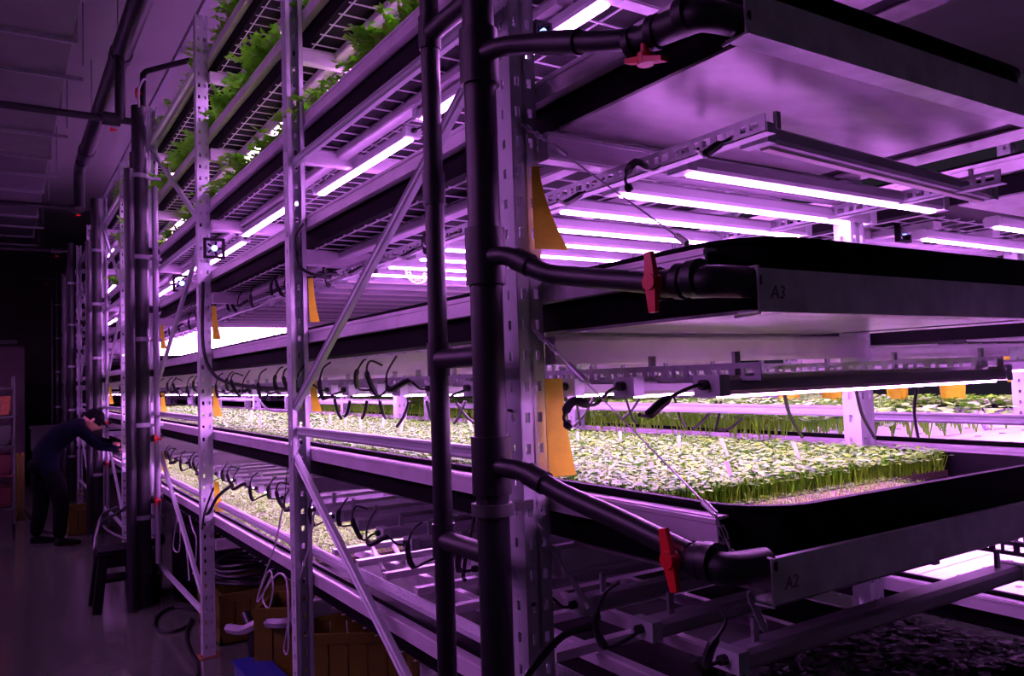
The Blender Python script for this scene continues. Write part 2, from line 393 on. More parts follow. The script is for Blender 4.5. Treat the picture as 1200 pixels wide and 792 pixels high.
# ------------------------------------------------------------------ plants
def plant_bed(name, x0, x1, y0, y1, z, n, h, leaf, label, cat='microgreens', mats=('stem', 'leaf'), lean=.25, leaves=2, up=.5):
    x = rng.uniform(x0, x1, n); y = rng.uniform(y0, y1, n); hh = h * rng.uniform(.7, 1.15, n)
    lx = rng.normal(0, lean * h * .6, n); ly = rng.normal(0, lean * h * .6, n)
    base = np.stack([x, y, np.full(n, z)], 1); tip = base + np.stack([lx, ly, hh], 1)
    r = leaf * .09
    V = []; F = []; MI = []
    ang = rng.uniform(0, 2 * PI, n); per = 6 + leaves * 4
    st = []
    for k in range(3):
        a = ang + k * 2.094; st.append(base + np.stack([np.cos(a) * r, np.sin(a) * r, 0 * a], 1))
    for k in range(3):
        a = ang + k * 2.094; st.append(tip + np.stack([np.cos(a) * r, np.sin(a) * r, 0 * a], 1))
    for k in range(leaves):
        a = ang + k * 2 * PI / leaves + rng.normal(0, .3, n); dz = rng.uniform(-.1, up, n); l = leaf * rng.uniform(.7, 1.3, n); w = l * .42
        d = np.stack([np.cos(a), np.sin(a), dz], 1); s = np.stack([-np.sin(a), np.cos(a), 0 * a], 1)
        st += [tip, tip + d * (l * .6)[:, None] + s * w[:, None], tip + d * l[:, None] + np.array([0, 0, -.12]) * l[:, None], tip + d * (l * .6)[:, None] - s * w[:, None]]
    V = np.stack(st, 1).reshape(-1, 3)
    b = (np.arange(n) * per)[:, None]
    q = [[0, 1, 4, 3], [1, 2, 5, 4], [2, 0, 3, 5]] + [[6 + 4 * k, 7 + 4 * k, 8 + 4 * k, 9 + 4 * k] for k in range(leaves)]
    F = (b[:, :, None] + np.array(q)[None]).reshape(-1)
    nf = n * len(q)
    me = bpy.data.meshes.new(name); me.vertices.add(len(V)); me.vertices.foreach_set('co', (V - np.array([x0, y0, z])).reshape(-1).astype(np.float32))
    me.loops.add(nf * 4); me.loops.foreach_set('vertex_index', F.astype(np.int32))
    me.polygons.add(nf); me.polygons.foreach_set('loop_start', (np.arange(nf) * 4).astype(np.int32)); me.polygons.foreach_set('loop_total', np.full(nf, 4, np.int32))
    me.polygons.foreach_set('material_index', np.tile(np.array([0] * 3 + [1] * leaves, np.int32), n))
    me.materials.append(M[mats[0]]); me.materials.append(M[mats[1]]); me.update(calc_edges=True); me.validate()
    o = bpy.data.objects.new(name, me); COL.objects.link(o); o.location = (x0, y0, z)
    return tag(o, label, cat, None, 'stuff')
zb = LV[2] - .032
def matbed(name, x0, x1, y0, y1, z0, z1, m, label, cat='growing mat'): return solo(name, G().box(x0, x1, y0, y1, z0, z1), m, label, cat)
matbed('growing_mat', 1.125, 2.155, 1.20, 12, LV[2] - .048, zb, M['peat'], 'dark growing mat under the dense microgreens at chest height')
matbed('seed_mat', 1.16, 1.86, 1.00, 1.195, LV[2] - .048, zb - .002, M['soil'], 'pinkish sown mat in the near corner of the chest-height tray')
plant_bed('microgreens', 1.125, 2.18, 1.20, 2.3, zb, 12000, .046, .017, 'dense bright green microgreens in the near part of the chest-height tray')
plant_bed('microgreens', 1.125, 2.13, 2.3, 4.9, zb, 20000, .046, .016, 'pale microgreens further along the chest-height tray, behind the pipes')
plant_bed('microgreens', 1.125, 2.13, 4.9, 12, zb, 19000, .046, .024, 'far microgreens of the chest-height tray, beyond the third column')
plant_bed('seedlings', 1.17, 1.85, 1.01, 1.19, zb, 1600, .012, .004, 'tiny seedlings just sprouting on the pinkish mat', mats=('leaf', 'leaf'))
z1 = LV[1] - .03
matbed('growing_mat', 1.12, 2.1, 3.45, 9.5, z1 - .015, z1, M['peat'], 'dark growing mat under the cress on the lowest shelf')
plant_bed('cress', 1.12, 2.1, 3.45, 9.5, z1, 20000, .022, .014, 'short pale cress sown on the lowest shelf beyond the second column', 'cress', mats=('stem', 'cressleaf'))
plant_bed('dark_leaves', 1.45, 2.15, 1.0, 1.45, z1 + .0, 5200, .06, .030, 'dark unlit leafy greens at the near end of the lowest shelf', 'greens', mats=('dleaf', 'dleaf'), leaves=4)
# herbs hanging over the upper trays: each clump a thing
def herb_mesh(seed):
    rs = random.Random(seed); g = G()
    for s in range(22):
        a = rs.uniform(0, 2 * PI); l = rs.uniform(.07, .16); d = Vector((math.cos(a), math.sin(a), rs.uniform(.5, 1.6))).normalized()
        p = Vector((rs.uniform(-.02, .02), rs.uniform(-.03, .03), 0)); mid = p + d * l * .6; end = p + d * l + Vector((0, 0, -l * .25))
        g.tube([p, mid, end], [.0022, .0016, .0008], 3, False)
        for k in range(18):
            t = rs.uniform(.35, 1); q = p.lerp(mid, t / .6) if t < .6 else mid.lerp(end, (t - .6) / .4)
            b = rs.uniform(0, 2 * PI); L = rs.uniform(.018, .036); dd = Vector((math.cos(b), math.sin(b), rs.uniform(-.5, .6))); ss = Vector((-math.sin(b), math.cos(b), rs.uniform(-.4, .4)))
            n = len(g.v); w = L * .38
            g.v += [tuple(q), tuple(q + dd * L * .4 + ss * w), tuple(q + dd * L * .65 + ss * w * .5), tuple(q + dd * L), tuple(q + dd * L * .65 - ss * w * .5), tuple(q + dd * L * .4 - ss * w)]
            g.f += [(n, n + 1, n + 2, n + 3), (n, n + 3, n + 4, n + 5)]
    return g
hm = [herb_mesh(i) for i in range(4)]
hmm = [h.mesh('herb', M['herb']) for h in hm]
for L in (5, 6, 7):
    sp = {5: .14, 6: .14, 7: .19}[L]; yy = {5: 1.9, 6: 2.5, 7: 3.6}[L]; k = 0
    while yy < 9.5:
        o = bpy.data.objects.new('leafy_herb', hmm[random.randrange(4)]); COL.objects.link(o)
        o.location = (1.10 + random.uniform(-.01, .05), yy, LV[L] - .01); o.rotation_euler = (0, random.uniform(-.35, .05), random.uniform(0, 6))
        s = random.uniform(.9, 1.45); o.scale = (s, s, s)
        lab = '%s leafy herb clump from the near end of the %s tray' % (ORD[k], LNAME[L])
        tag(o, lab, 'herb', 'herbs on the %s tray' % LNAME[L]); yy += sp * random.uniform(.8, 1.4) * (1 if yy < 6 else 1.4); k += 1
# plant tags stuck in the microgreens
def unproj(x, y, X=None, Y=None, Z=None):
    d = cam.matrix_world.to_3x3() @ Vector((x - 600, 396 - y, -936)); 
    t = X / d.x if X is not None else Y / d.y if Y is not None else (Z - CAM_H) / d.z
    return Vector((0, 0, CAM_H)) + d * t
TG = [(863, 580, .075, -.25, 'tallest white tag, leaning in the near corner of the microgreens'), (769, 568, .055, -.2, 'white tag at the front edge left of the tallest one'),
      (697, 548, .055, .15, 'white tag near the orange trap at the front edge'), (858, 532, .045, -.35, 'short white tag above the tallest tag'), (727, 517, .035, 0, 'small white tag among the middle plants'),
      (677, 515, .030, 0, 'tiny white tag just right of the orange trap'), (796, 523, .035, 0, 'upright white tag in the middle of the bed'), (941, 535, .04, -.3, 'white tag towards the right end of the bed'),
      (423, 503, .06, .0, 'white tag left of the narrow black pipe, third from it'), (468, 505, .06, .2, 'white tag just left of the narrow black pipe'), (447, 500, .05, .15, 'white tag second left of the narrow pipe'),
      (387, 497, .06, 0, 'white tag just right of the second column'), (404, 496, .05, .1, 'white tag between two others right of the second column'), (295, 492, .07, 0, 'white tag left of the second column'), (556, 505, .05, -.25, 'white tag between the two black pipes'),
      (305, 500, .07, 0, 'white tag close to the left side of the second column')]
for x, y, h, le, lab in TG:
    front = h > .05 and x > 690; p = unproj(x, y, Z=zb + (.012 if front else .052)); r = -.56
    if not front: p.z -= .04; h += .04
    g = G(); d = Vector((math.cos(r), math.sin(r), 0)); t = Vector((0, 0, 1)) * h + d * (le * h); w = .0055 if x > 600 else .007
    n = Vector((-d.y, d.x, 0)) * .0008
    g.hexa([p - d * w * .5 - n, p + d * w * .5 - n, p + d * w * .5 + n, p - d * w * .5 + n, p + t - d * w - n, p + t + d * w - n, p + t + d * w + n, p + t - d * w + n])
    solo('plant_tag', g, M['tag'], lab, 'tag', 'white plant tags')

# ------------------------------------------------------------------ rails and foam strip on the lowest shelf
g = G().prof((1.085, 1.0, .853), (1.085, 9.5, .853), [(-.018, 0), (.018, 0), (.020, .016), (.012, .028), (0, .032), (-.012, .028), (-.020, .016)])
solo('foam_strip', g, M['foam'], 'white foam strip lying along the lowest tray edge', 'foam strip')
strutted = [(1.30, 1.3, 3.35), (1.55, 1.5, 3.3), (1.85, 1.1, 3.4)]
for k, (x, a, b) in enumerate(strutted):
    solo('gutter_rail', G().box(x, x + .035, a, b, .80, .83).box(x + .004, x + .031, a, b, .83, .834), M['rail'], ['grey rail nearest the aisle', 'grey middle rail', 'grey inner rail'][k] + ' lying lengthwise in the lowest tray', 'rail', 'rails in the lowest tray')
for k in range(7):
    y = 1.65 + .26 * k
    solo('cross_rail', G().box(1.16, 2.1, y, y + .03, .842, .866), M['rail'], '%s short rail laid across the lowest tray' % ORD[k], 'rail', 'cross rails in the lowest tray')
for k, (x, y) in enumerate([(1.22, 3.25), (1.34, 3.33)]):
    solo('white_rod', G().tube([(x, y - .4, .835), (x + .12, y, .85)], .010, 8), M['tag'], ['white rod', 'second white rod'][k] + ' lying beside the cress on the lowest shelf', 'rod', smooth=True)

# ------------------------------------------------------------------ drain pipes and valves
def elbowed(pts, r, k=4): return G().tube(spline(pts, k), r, 14)
st = E('drain_stack', (.90, 1.50, 0), 'thick dark vertical drain pipe in front of the first column', 'drain pipe')
put('pipe', G().tube([(.9, 1.50, 0), (.9, 1.50, 4.4)], .036, 20), M['pvc'], st, True)
for L, z in {4: 2.255, 3: 1.81, 2: 1.355, 1: .62, 5: 2.55, 6: 2.95}.items():
    put('coupling', G().tube([(.9, 1.5, z - .055), (.9, 1.5, z + .07)], .044, 20), M['pvc2'], st, True)
put('clamp', G().tube([(.9, 1.5, 1.255), (.9, 1.5, 1.28)], .047, 20).box(.9, 1.0, 1.49, 1.51, 1.258, 1.277), M['tote'], st, True)
th = E('vent_pipe', (.90, 1.735, 0), 'narrow dark vertical pipe left of the thick one', 'pipe')
put('pipe', G().tube([(.9, 1.735, 0), (.9, 1.735, 4.4)], .0235, 16), M['pvc2'], th, True)
for z in (1.6, 1.165, 2.41, 2.02): put('coupling', G().tube([(.9, 1.735, z - .04), (.9, 1.735, z + .04)], .028, 16), M['pvc2'], th, True)
for z in (2.41, 1.60, 1.165): put('link_pipe', G().tube([(.9, 1.52, z), (.9, 1.72, z)], .024, 14), M['pvc2'], th, True)
put('band', G().tube([(.9, 1.735, 1.99), (.9, 1.735, 2.0)], .0255, 16), M['galv'], th, True)
def handle(c, axis, long=.052, nrm=(-1, 0, 0)):      # two-winged lever
    c = Vector(c); a = Vector(axis).normalized(); n = Vector(nrm); s = a.cross(n).normalized(); g = G()
    for sg in (-1, 1):
        p0, p1 = c, c + a * sg * long
        g.hexa([p0 - s * .013 - n * .006, p0 + s * .013 - n * .006, p0 + s * .013 + n * .006, p0 - s * .013 + n * .006,
                p1 - s * .008 - n * .004, p1 + s * .008 - n * .004, p1 + s * .008 + n * .005, p1 - s * .008 + n * .005])
    g.tube([c - n * .012, c + n * .009], .015, 10)
    g.tube([c - n * .035, c - n * .012], .008, 10)
    return g
for nm, pts, vy, hz, ax, lab in (
    ('L4', [(.9, 1.5, 2.262), (.9, 1.42, 2.258), (.93, 1.30, 2.228), (.965, 1.10, 2.165), (.975, 1.0, 2.145)], 1.045, 2.152, (.05, 1, .30), 'overhead'),
    ('L3', [(.9, 1.5, 1.812), (.9, 1.445, 1.812), (.915, 1.40, 1.80), (.94, 1.33, 1.762), (.96, 1.25, 1.745), (.97, .99, 1.70)], 1.005, 1.705, (0, .06, 1), 'eye-level'),
    ('L2', [(.9, 1.5, 1.36), (.9, 1.44, 1.36), (.915, 1.38, 1.352), (.935, 1.29, 1.318), (.955, 1.15, 1.285), (.975, .99, 1.245)], .995, 1.238, (0, .22, 1), 'chest-height')):
    b = E('drain_branch', pts[0], 'dark elbowed drain branch with red valve feeding from the %s tray' % lab, 'drain branch', 'drain branches with red valves')
    put('pipe', elbowed(pts, .0205, 5), M['pvc'], b, True)
    q = Vector(pts[-1]); dz = q.z
    put('collar', G().tube([pts[2], Vector(pts[2]).lerp(Vector(pts[3]), .5)], .0245, 14), M['pvc'], b, True)
    v = put('valve', G().tube([(q.x - .001, vy + .035, hz), (q.x, vy + .02, hz)], .030, 16).tube([(q.x, vy + .02, hz), (q.x + .002, vy - .02, hz - .002)], [.024, .026], 16).tube([(q.x, vy - .02, hz), (q.x + .003, vy - .035, hz - .002)], .031, 16), M['pvc2'], b, True)
    hp = (q.x - .01, vy - .01, hz - .047) if nm == 'L4' else (q.x - .035, vy + .005, hz)
    put('handle', handle(hp, ax, nrm=(0, 0, -1) if nm == 'L4' else (-1, 0, 0)), M['red'], v, True, label='red two-winged lever')
    put('outlet', G().tube(spline([(q.x + .003, vy - .03, hz), (q.x + .006, .945, hz - .006), (q.x + .02, .915, hz - .008), (q.x + .09, .905, hz - .008)], 5), .027, 16).tube([(q.x + .004, .955, hz), (q.x + .006, .935, hz)], .033, 16), M['pvc2'], b, True)
# the far stacks along the row
def far_stack(y, x, r, ztop, label, k):
    t = E('drain_stack', (x, y, 0), label, 'drain pipe', 'far drain stacks')
    put('pipe', G().tube([(x, y, 0), (x, y, ztop - .35)], r, 16), M['pvc2'], t, True)
    put('riser', G().tube([(x, y, ztop - .4), (x, y, ztop)], r * .78, 16), M['pvc2'], t, True)
    put('side_pipe', G().tube([(x - .08, y - .1, 0), (x - .08, y - .1, ztop - .5)], r * .55, 12), M['pvc'], t, True)
    put('thin_pipe', G().tube([(x + .10, y - .05, .3), (x + .10, y - .05, ztop - .6)], r * .3, 10), M['hose'], t, True)
    for z in (.62, 1.28, 1.9, 2.5, 3.1): put('clamp', G().tube([(x, y, z), (x, y, z + .03)], r * 1.12, 16).box(x, x + .15, y - .01, y + .01, z, z + .02), M['hose'], t, True)
    for z in (LV[2] - .1, LV[3] - .1, LV[1] - .05, LV[4] - .1, LV[5] - .1):
        b = put('branch', G().tube([(x, y, z), (x + .12, y + .02, z), (x + .15, y + .2, z)], r * .45, 8), M['pvc2'], t, True)
        if k < 2 and z < LV[2]: put('handle', handle((x + .085, y - .09, z), (0, 0, 1), .035), M['red'], b, True)
    put('cross_pipe', G().tube([(x, y, ztop - .12), (-1.2 + k * .4, y, ztop - .12)], r * .42, 12), M['pvc2'], t, True)
    put('valve', G().tube([(x - .12, y, ztop - .12), (x - .24, y, ztop - .12)], r * .8, 12), M['pvc2'], t, True)
    put('handle', handle((x - .18, y - .01, ztop - .20), (1, 0, 0), .06), M['red'], t, True)
for k, (y, x, r, zt, lab) in enumerate([(6.35, .86, .062, 3.64, 'broad black drain stack between the third and fourth columns'), (9.95, .90, .060, 3.70, 'black drain stack above the bending person'),
                                        (13.1, .86, .060, 3.70, 'black drain stack second behind the person'), (16.4, .86, .060, 3.70, 'farthest black drain stack at the end of the row')]):
    far_stack(y, x, r, zt, lab, k)
t = E('feed_pipe', (.93, 6.2, 3.4), 'thin black feed pipe with a small red tap above the far row', 'pipe')
put('pipe', G().tube(spline([(.93, 6.6, 3.35), (.93, 6.6, 3.9), (.94, 6.6, 3.99), (1.0, 6.5, 4.0), (1.2, 6.2, 4.0)], 4), .022, 10), M['pvc2'], t, True)
put('handle', handle((.88, 6.58, 3.82), (0, 0, 1), .04), M['red'], t, True)
solo('air_hose', G().tube(spline([(.86, 6.3, 3.62), (.86, 6.3, 3.75), (.9, 6.35, 3.85), (.95, 6.5, 3.9)], 5), .008, 8), M['cord'], 'thin white hose curling out of the broad black stack', 'hose', smooth=True)

# ------------------------------------------------------------------ ceiling services
t = E('overhead_pipe', (.74, 2, 4.0), 'thick black pipe hung under the ceiling along the aisle', 'pipe')
put('pipe', G().tube([(.76, 1.0, 4.05), (.76, 9.6, 4.05)], .072, 18), M['pvc'], t, True)
put('elbow', G().tube(spline([(.74, 9.6, 4.02), (.74, 9.85, 3.98), (.74, 9.9, 3.8), (.74, 9.85, 3.56)], 5), .058, 16), M['pvc'], t, True)
for y in (6.4, 3.5, 9.2): put('collar', G().tube([(.76, y, 4.05), (.76, y + .12, 4.05)], .080, 18), M['pvc2'], t, True)
for y in (4.5, 6.1, 8.0): put('hanger_rod', G().tube([(.70, y, 4.08), (.70, y, 4.55)], .006, 6), M['zinc'], t)
put('drop_pipe', G().tube([(.74, 6.35, 4.0), (.74, 6.35, 3.52)], .035, 14), M['pvc'], t, True)
t = E('ventilation_duct', (.15, 8, 4.05), 'wide grey ventilation duct with flanged joints under the ceiling', 'duct')
for i in range(8):
    y = 3.0 + i * 1.7
    put('duct_section', G().box(-.12, .44, y + .02, y + 1.68, 4.08, 4.42), M['duct'], t)
    put('flange', G().box(-.15, .47, y - .02, y + .02, 4.05, 4.45), M['zinc'], t)
    put('hanger', G().box(-.18, .56, y + .7, y + .73, 4.03, 4.06).tube([(.54, y + .42, 4.05), (.54, y + .42, 4.55)], .006, 6), M['zinc'], t)
solo('cable_tray', G().box(-.42, -.16, 2, 18, 3.95, 4.02), M['pvc2'], 'dark cable tray beside the ventilation duct', 'cable tray')
for i, y in enumerate((5.6, 7.6, 6.2)):
    solo('sprinkler', G().tube([(.98 - .03 * i, y, 4.55), (.98 - .03 * i, y, 4.47)], .008, 8).tube([(.98 - .03 * i, y, 4.47), (.98 - .03 * i, y, 4.46)], .03, 10), M['zinc'], ['small sprinkler head nearest on the ceiling', 'farthest small sprinkler head on the ceiling', 'middle small sprinkler head on the ceiling'][i], 'sprinkler', smooth=True)
solo('added_lamp_rail', G().box(1.885, 1.915, 1.4, 12.6, 4.02, 4.05).box(1.895, 1.905, 1.9, 1.91, 4.05, 4.55).box(1.895, 1.905, 6.9, 6.91, 4.05, 4.55).box(1.895, 1.905, 11.9, 11.91, 4.05, 4.55), M['zinc'], 'added rail hung from the ceiling for the added topmost light bars', 'rail')  # added support for the hidden bars that brighten the ceiling
solo('ceiling_conduit', G().box(1.12, 1.16, 2, 12, 4.05, 4.09), M['zinc'], 'straight conduit running above the topmost tray', 'conduit')

# ------------------------------------------------------------------ sticky traps
def trap(x, y, z0, z1, w, curl, lab, flare=.5):
    g = G(); n = 10
    f = lambda t: (y - .004 - curl * .05 * t ** 3, z1 + (z0 - z1) * t, w * ((1 - flare) + flare * t ** 1.6))
    for i in range(n):
        A, B = f(i / n), f((i + 1) / n); e = .0012
        g.hexa([(x, A[0], A[1]), (x + A[2], A[0] - .012, A[1]), (x + A[2], A[0] - .012 + e, A[1]), (x, A[0] + e, A[1]),
                (x, B[0], B[1]), (x + B[2], B[0] - .012, B[1]), (x + B[2], B[0] - .012 + e, B[1]), (x, B[0] + e, B[1])])
    return solo('sticky_trap', g, M['trap'], lab, 'sticky trap', 'orange sticky traps on the columns')
trap(1.022, 1.49, 1.84, 2.03, .085, .1, 'orange sticky trap on the first column just above the eye-level tray', .85)
trap(1.036, 1.485, 1.325, 1.545, .066, .1, 'large bright orange sticky trap curling beside the near microgreens', .4)
for cyi, items in {1: ((1.44, 1.60, 'second column at the chest-height brace'), (1.80, 1.98, 'second column above the eye-level tray')),
                   2: ((1.38, 1.55, 'third column above the chest-height tray'), (1.83, 2.03, 'third column above the eye-level tray'), (.83, 1.0, 'third column above the lowest tray')),
                   3: ((1.36, 1.52, 'fourth column above the chest-height tray'), (1.86, 2.05, 'fourth column above the eye-level tray'), (.92, 1.06, 'fourth column above the lowest tray')),
                   4: ((1.40, 1.56, 'fifth column above the chest-height tray'), (1.9, 2.1, 'fifth column above the eye-level tray')),
                   5: ((1.40, 1.6, 'sixth column, behind the person'),)}.items():
    for a, b, w in items: trap(1.052, CY[cyi] - .032, a, b, .045 if cyi > 1 else .035, .4, 'small orange sticky trap on the ' + w)

# ------------------------------------------------------------------ steel cables, hoses, fans
def cableobj(name, pts, r, m, label, cat='cable', group=None, k=6): return solo(name, G().tube(spline(pts, k), r, 6), M[m], label, cat, group, smooth=True)
def tension(p, q, lab):
    p, q = Vector(p), Vector(q); t = E('steel_cable', p, lab, 'steel cable', 'steel tension cables')
    put('cable', G().tube([p, q], .0016, 6), M['zinc'], t)
    d = (q - p).normalized(); a = p + d * .035
    g = G()
    for i in range(5):
        c = p + d * (.012 + .022 * i); s = frame(d)[1 + i % 2]
        g.tube([c - d * .012 + s * .004, c + s * .006, c + d * .012 + s * .004, c + d * .012 - s * .004, c - s * .006, c - d * .012 - s * .004, c - d * .012 + s * .004], .0016, 5)
    put('chain', g, M['zinc'], t)
    put('turnbuckle', G().tube([p + d * .14, p + d * .15, p + d * .20, p + d * .21], [.004, .007, .007, .004], 8), M['zinc'], t, True)
    put('clip', G().tube([q - d * .03, q], .006, 8), M['galv'], t, True)
tension(unproj(612, 145, X=1.0), unproj(805, 285, Y=.97), 'thin steel cable from the first column down to the eye-level tray')
tension(unproj(625, 385, X=1.0), unproj(838, 602, Y=.97), 'thin steel cable crossing in front of the microgreens')
tension(unproj(628, 610, X=1.0), unproj(690, 712, X=1.08), 'thin steel cable low on the first column')
tension(unproj(838, 602, Y=.95), unproj(868, 672, Y=.93), 'short steel cable at the drain outlet of the chest-height tray')
def fan(c, lab, sz=.045):
    t = E('fan', c, lab, 'fan', 'small cooling fans'); c = Vector(c); s = sz / 2
    g = G()
    for a0, a1, b0, b1 in ((-s, s, -s, -s * .75), (-s, s, s * .75, s), (-s, -s * .75, -s * .75, s * .75), (s * .75, s, -s * .75, s * .75)): g.box(c.x + a0, c.x + a1, c.y - .01, c.y + .01, c.z + b0, c.z + b1)
    put('frame', g, M['black'], t)
    g = G()
    for k in range(5):
        a = k * 2 * PI / 5; g.bar(c, c + Vector((math.cos(a), 0, math.sin(a))) * s * .72, .012, .002, up=(.4, .9, .2))
    put('blades', g, M['black'], t)
    put('hub', G().tube([(c.x, c.y - .011, c.z), (c.x, c.y, c.z)], s * .3, 10), M['bluelight'], t, label='small blue light')
fan(unproj(635, 38, Y=1.60), 'small black fan with blue light beside the first column, high up', .05)
fan(unproj(251, 291, Y=4.85), 'small black fan with a bright light beside the third column', .12)
fan(unproj(213, 332, Y=6.0), 'small black fan between the third and fourth columns', .12)
fan(unproj(1058, 272, Y=1.75), 'small black fan with blue light right of the lit bars', .08)
fan(unproj(1090, 276, Y=1.8), 'small black fan beside the blue-lit one at right', .07)
fan(unproj(1118, 272, Y=1.9), 'rightmost small black fan above the eye-level tray', .06)
p = unproj(489, 318, Y=2.9); g = G(); r = .05
g.tube([(p.x + r * math.cos(a), p.y, p.z + r * math.sin(a)) for a in np.linspace(-PI, -.1, 16)], .004, 6)
g.tube([(p.x + r * .62 * math.cos(a), p.y, p.z + r * .62 * math.sin(a)) for a in np.linspace(-PI, -.1, 16)], .002, 6)
for a in np.linspace(-3.0, -.2, 14): g.bar((p.x + r * .62 * math.cos(a), p.y, p.z + r * .62 * math.sin(a)), (p.x + r * math.cos(a), p.y, p.z + r * math.sin(a)), .002, .002, up=(0, 1, 0))
g.tube([(p.x - r, p.y, p.z), (p.x - r, p.y, p.z + .10)], .002, 6)
solo('wire_ring', g, M['wire'], 'ribbed white half ring hanging from a lamp lead left of the narrow pipe', 'wire ring')
# long thick cable drooping between third and second column
cableobj('power_cord', [unproj(238, 330, X=.98), unproj(238, 405, X=.98), unproj(252, 440, X=1.0), unproj(285, 452, X=1.04), unproj(335, 456, X=1.04), unproj(348, 452, X=1.04)], .010, 'cable', 'thick black cord drooping from third column towards the second')
cableobj('power_cord', [unproj(356, 262, X=1.0), unproj(347, 280, X=.98), unproj(350, 310, X=.98), unproj(368, 322, X=1.03), unproj(388, 326, X=1.1)], .006, 'cable', 'black cord curving off the second column above eye level')
cableobj('white_hose', [unproj(306, 472, X=1.1), unproj(315, 480, X=1.1), unproj(335, 482, X=1.1), unproj(350, 480, X=1.1)], .006, 'cord', 'short white hose arching left of the second column', 'hose')
def hang(px, lab, X=1.0, r=.004, m='cord'): return cableobj('hanging_cord', [unproj(a, b, X=X) for a, b in px], r, m, lab, 'cord', 'cords hanging on the rack')
hang([(331, 596), (322, 640), (312, 668), (302, 700), (304, 703), (318, 680), (330, 672), (337, 690), (338, 760), (333, 757), (345, 700), (362, 640), (368, 600)], 'pale cord looped in front of the crates at the second column')
hang([(303, 695), (316, 668), (320, 690), (315, 712), (308, 700), (318, 675)], 'small pale cord loop beside the second column')
hang([(208, 605), (203, 640), (210, 645), (212, 615), (218, 640), (222, 680)], 'pale cord hanging left of the third column')
hang([(222, 605), (226, 620), (230, 632), (229, 660), (226, 672)], 'pale cord close to the third column')
hang([(337, 540), (334, 580), (330, 600)], 'thin cord running down the left side of the second column', r=.002, m='cable')
cableobj('floor_cable', [unproj(a, b, Z=.012) for a, b in ((228, 715), (205, 711), (184, 722), (183, 736), (200, 740), (222, 732), (224, 725), (218, 745), (222, 762), (230, 775), (231, 792))], .010, 'cable', 'black cable looping on the floor beside the third column')
cableobj('floor_cable', [unproj(a, b, Z=.012) for a, b in ((0, 587), (20, 588), (30, 600), (52, 622), (80, 620), (95, 614))], .010, 'cable', 'black cable on the floor behind the person')
cableobj('black_hose', [unproj(138, 594, X=.75), unproj(120, 604, X=.7), unproj(112, 630, X=.62), unproj(111, 655, X=.6), unproj(112, 675, Z=.02)], .012, 'cable', 'black hose dropping beside the step stool', 'hose')
cableobj('black_hose', [unproj(160, 585, X=.85), unproj(140, 600, X=.72), unproj(120, 612, X=.66), unproj(132, 625, X=.72), unproj(150, 632, X=.8)], .012, 'cable', 'black hose looping over the step stool', 'hose')
cableobj('electric_cable', [unproj(250, 572, X=.98), unproj(240, 600, X=.98), unproj(237, 620, X=.98)], .006, 'cable', 'black cord taped down the third column', 'cord')
cableobj('electric_cable', [unproj(272, 568, X=1.02), unproj(255, 582, X=1.0), unproj(245, 600, X=.98), unproj(240, 602, X=.98)], .009, 'cable', 'thick black cord sagging to the third column', 'cord')
cableobj('electric_cable', [unproj(700, 733, X=1.12), unproj(660, 745, X=1.05), unproj(625, 782, X=.98), unproj(612, 800, X=.96)], .008, 'cable', 'thick black cord sweeping across the foot of the first column', 'cord')
cableobj('electric_cable', [unproj(556, 604, X=1.12), unproj(548, 640, X=1.08), unproj(543, 672, X=1.1), unproj(545, 680, X=1.1)], .006, 'cable', 'black cord hanging between the two dark pipes', 'cord')
for k, (x, y, x2, y2) in enumerate([(918, 455, 940, 512), (1003, 455, 1025, 513), (1075, 452, 1076, 513)]):
    cableobj('electric_cable', [unproj(x, y, Y=1.35), unproj((x + x2) / 2 - 4, y + 30, Y=1.4), unproj(x2, y2, Y=1.45)], .005, 'cable', ['black cord drooping left of the inner column', 'black cord drooping in front of the inner column', 'black cord drooping right of the inner column'][k], 'cord')
cs = [(635, 455, 622, 498), (600, 0, 0, 0)]
for k, (x, y, x2, y2) in enumerate([(732, 462, 745, 495), (752, 462, 728, 492), (790, 465, 803, 500), (675, 462, 680, 498), (698, 462, 672, 500), (840, 470, 812, 503), (845, 470, 838, 505), (870, 490, 842, 505), (630, 462, 640, 500), (480, 470, 465, 500), (535, 472, 560, 498), (575, 470, 590, 498), (392, 468, 400, 490), (410, 470, 404, 488), (430, 470, 424, 490), (445, 470, 452, 490), (500, 470, 508, 496), (545, 470, 532, 496)]):
    cableobj('lamp_lead', [unproj(x, y, Y=2.35), unproj((x + x2) / 2, (y + y2) / 2 + 4, Y=2.37), unproj(x2, y2, Y=2.4)], .005, 'cable', '%s black lead hanging in front of the inner brace' % ORD[k], 'cord', 'black leads behind the microgreens')

for L in (3, 4, 5, 6, 7):
    g = G()
    o = E('raft_board', (1.6, 1.1, LV[L] - .04), 'white planting board lying in the %s tray of the near row' % LNAME[L], 'board')
    for i in range(13):
        put('board', G().box(1.13, 2.12, 1.1 + i * 1.2, 2.29 + i * 1.2, LV[L] - .045, LV[L] - .02), M['raft'], o)
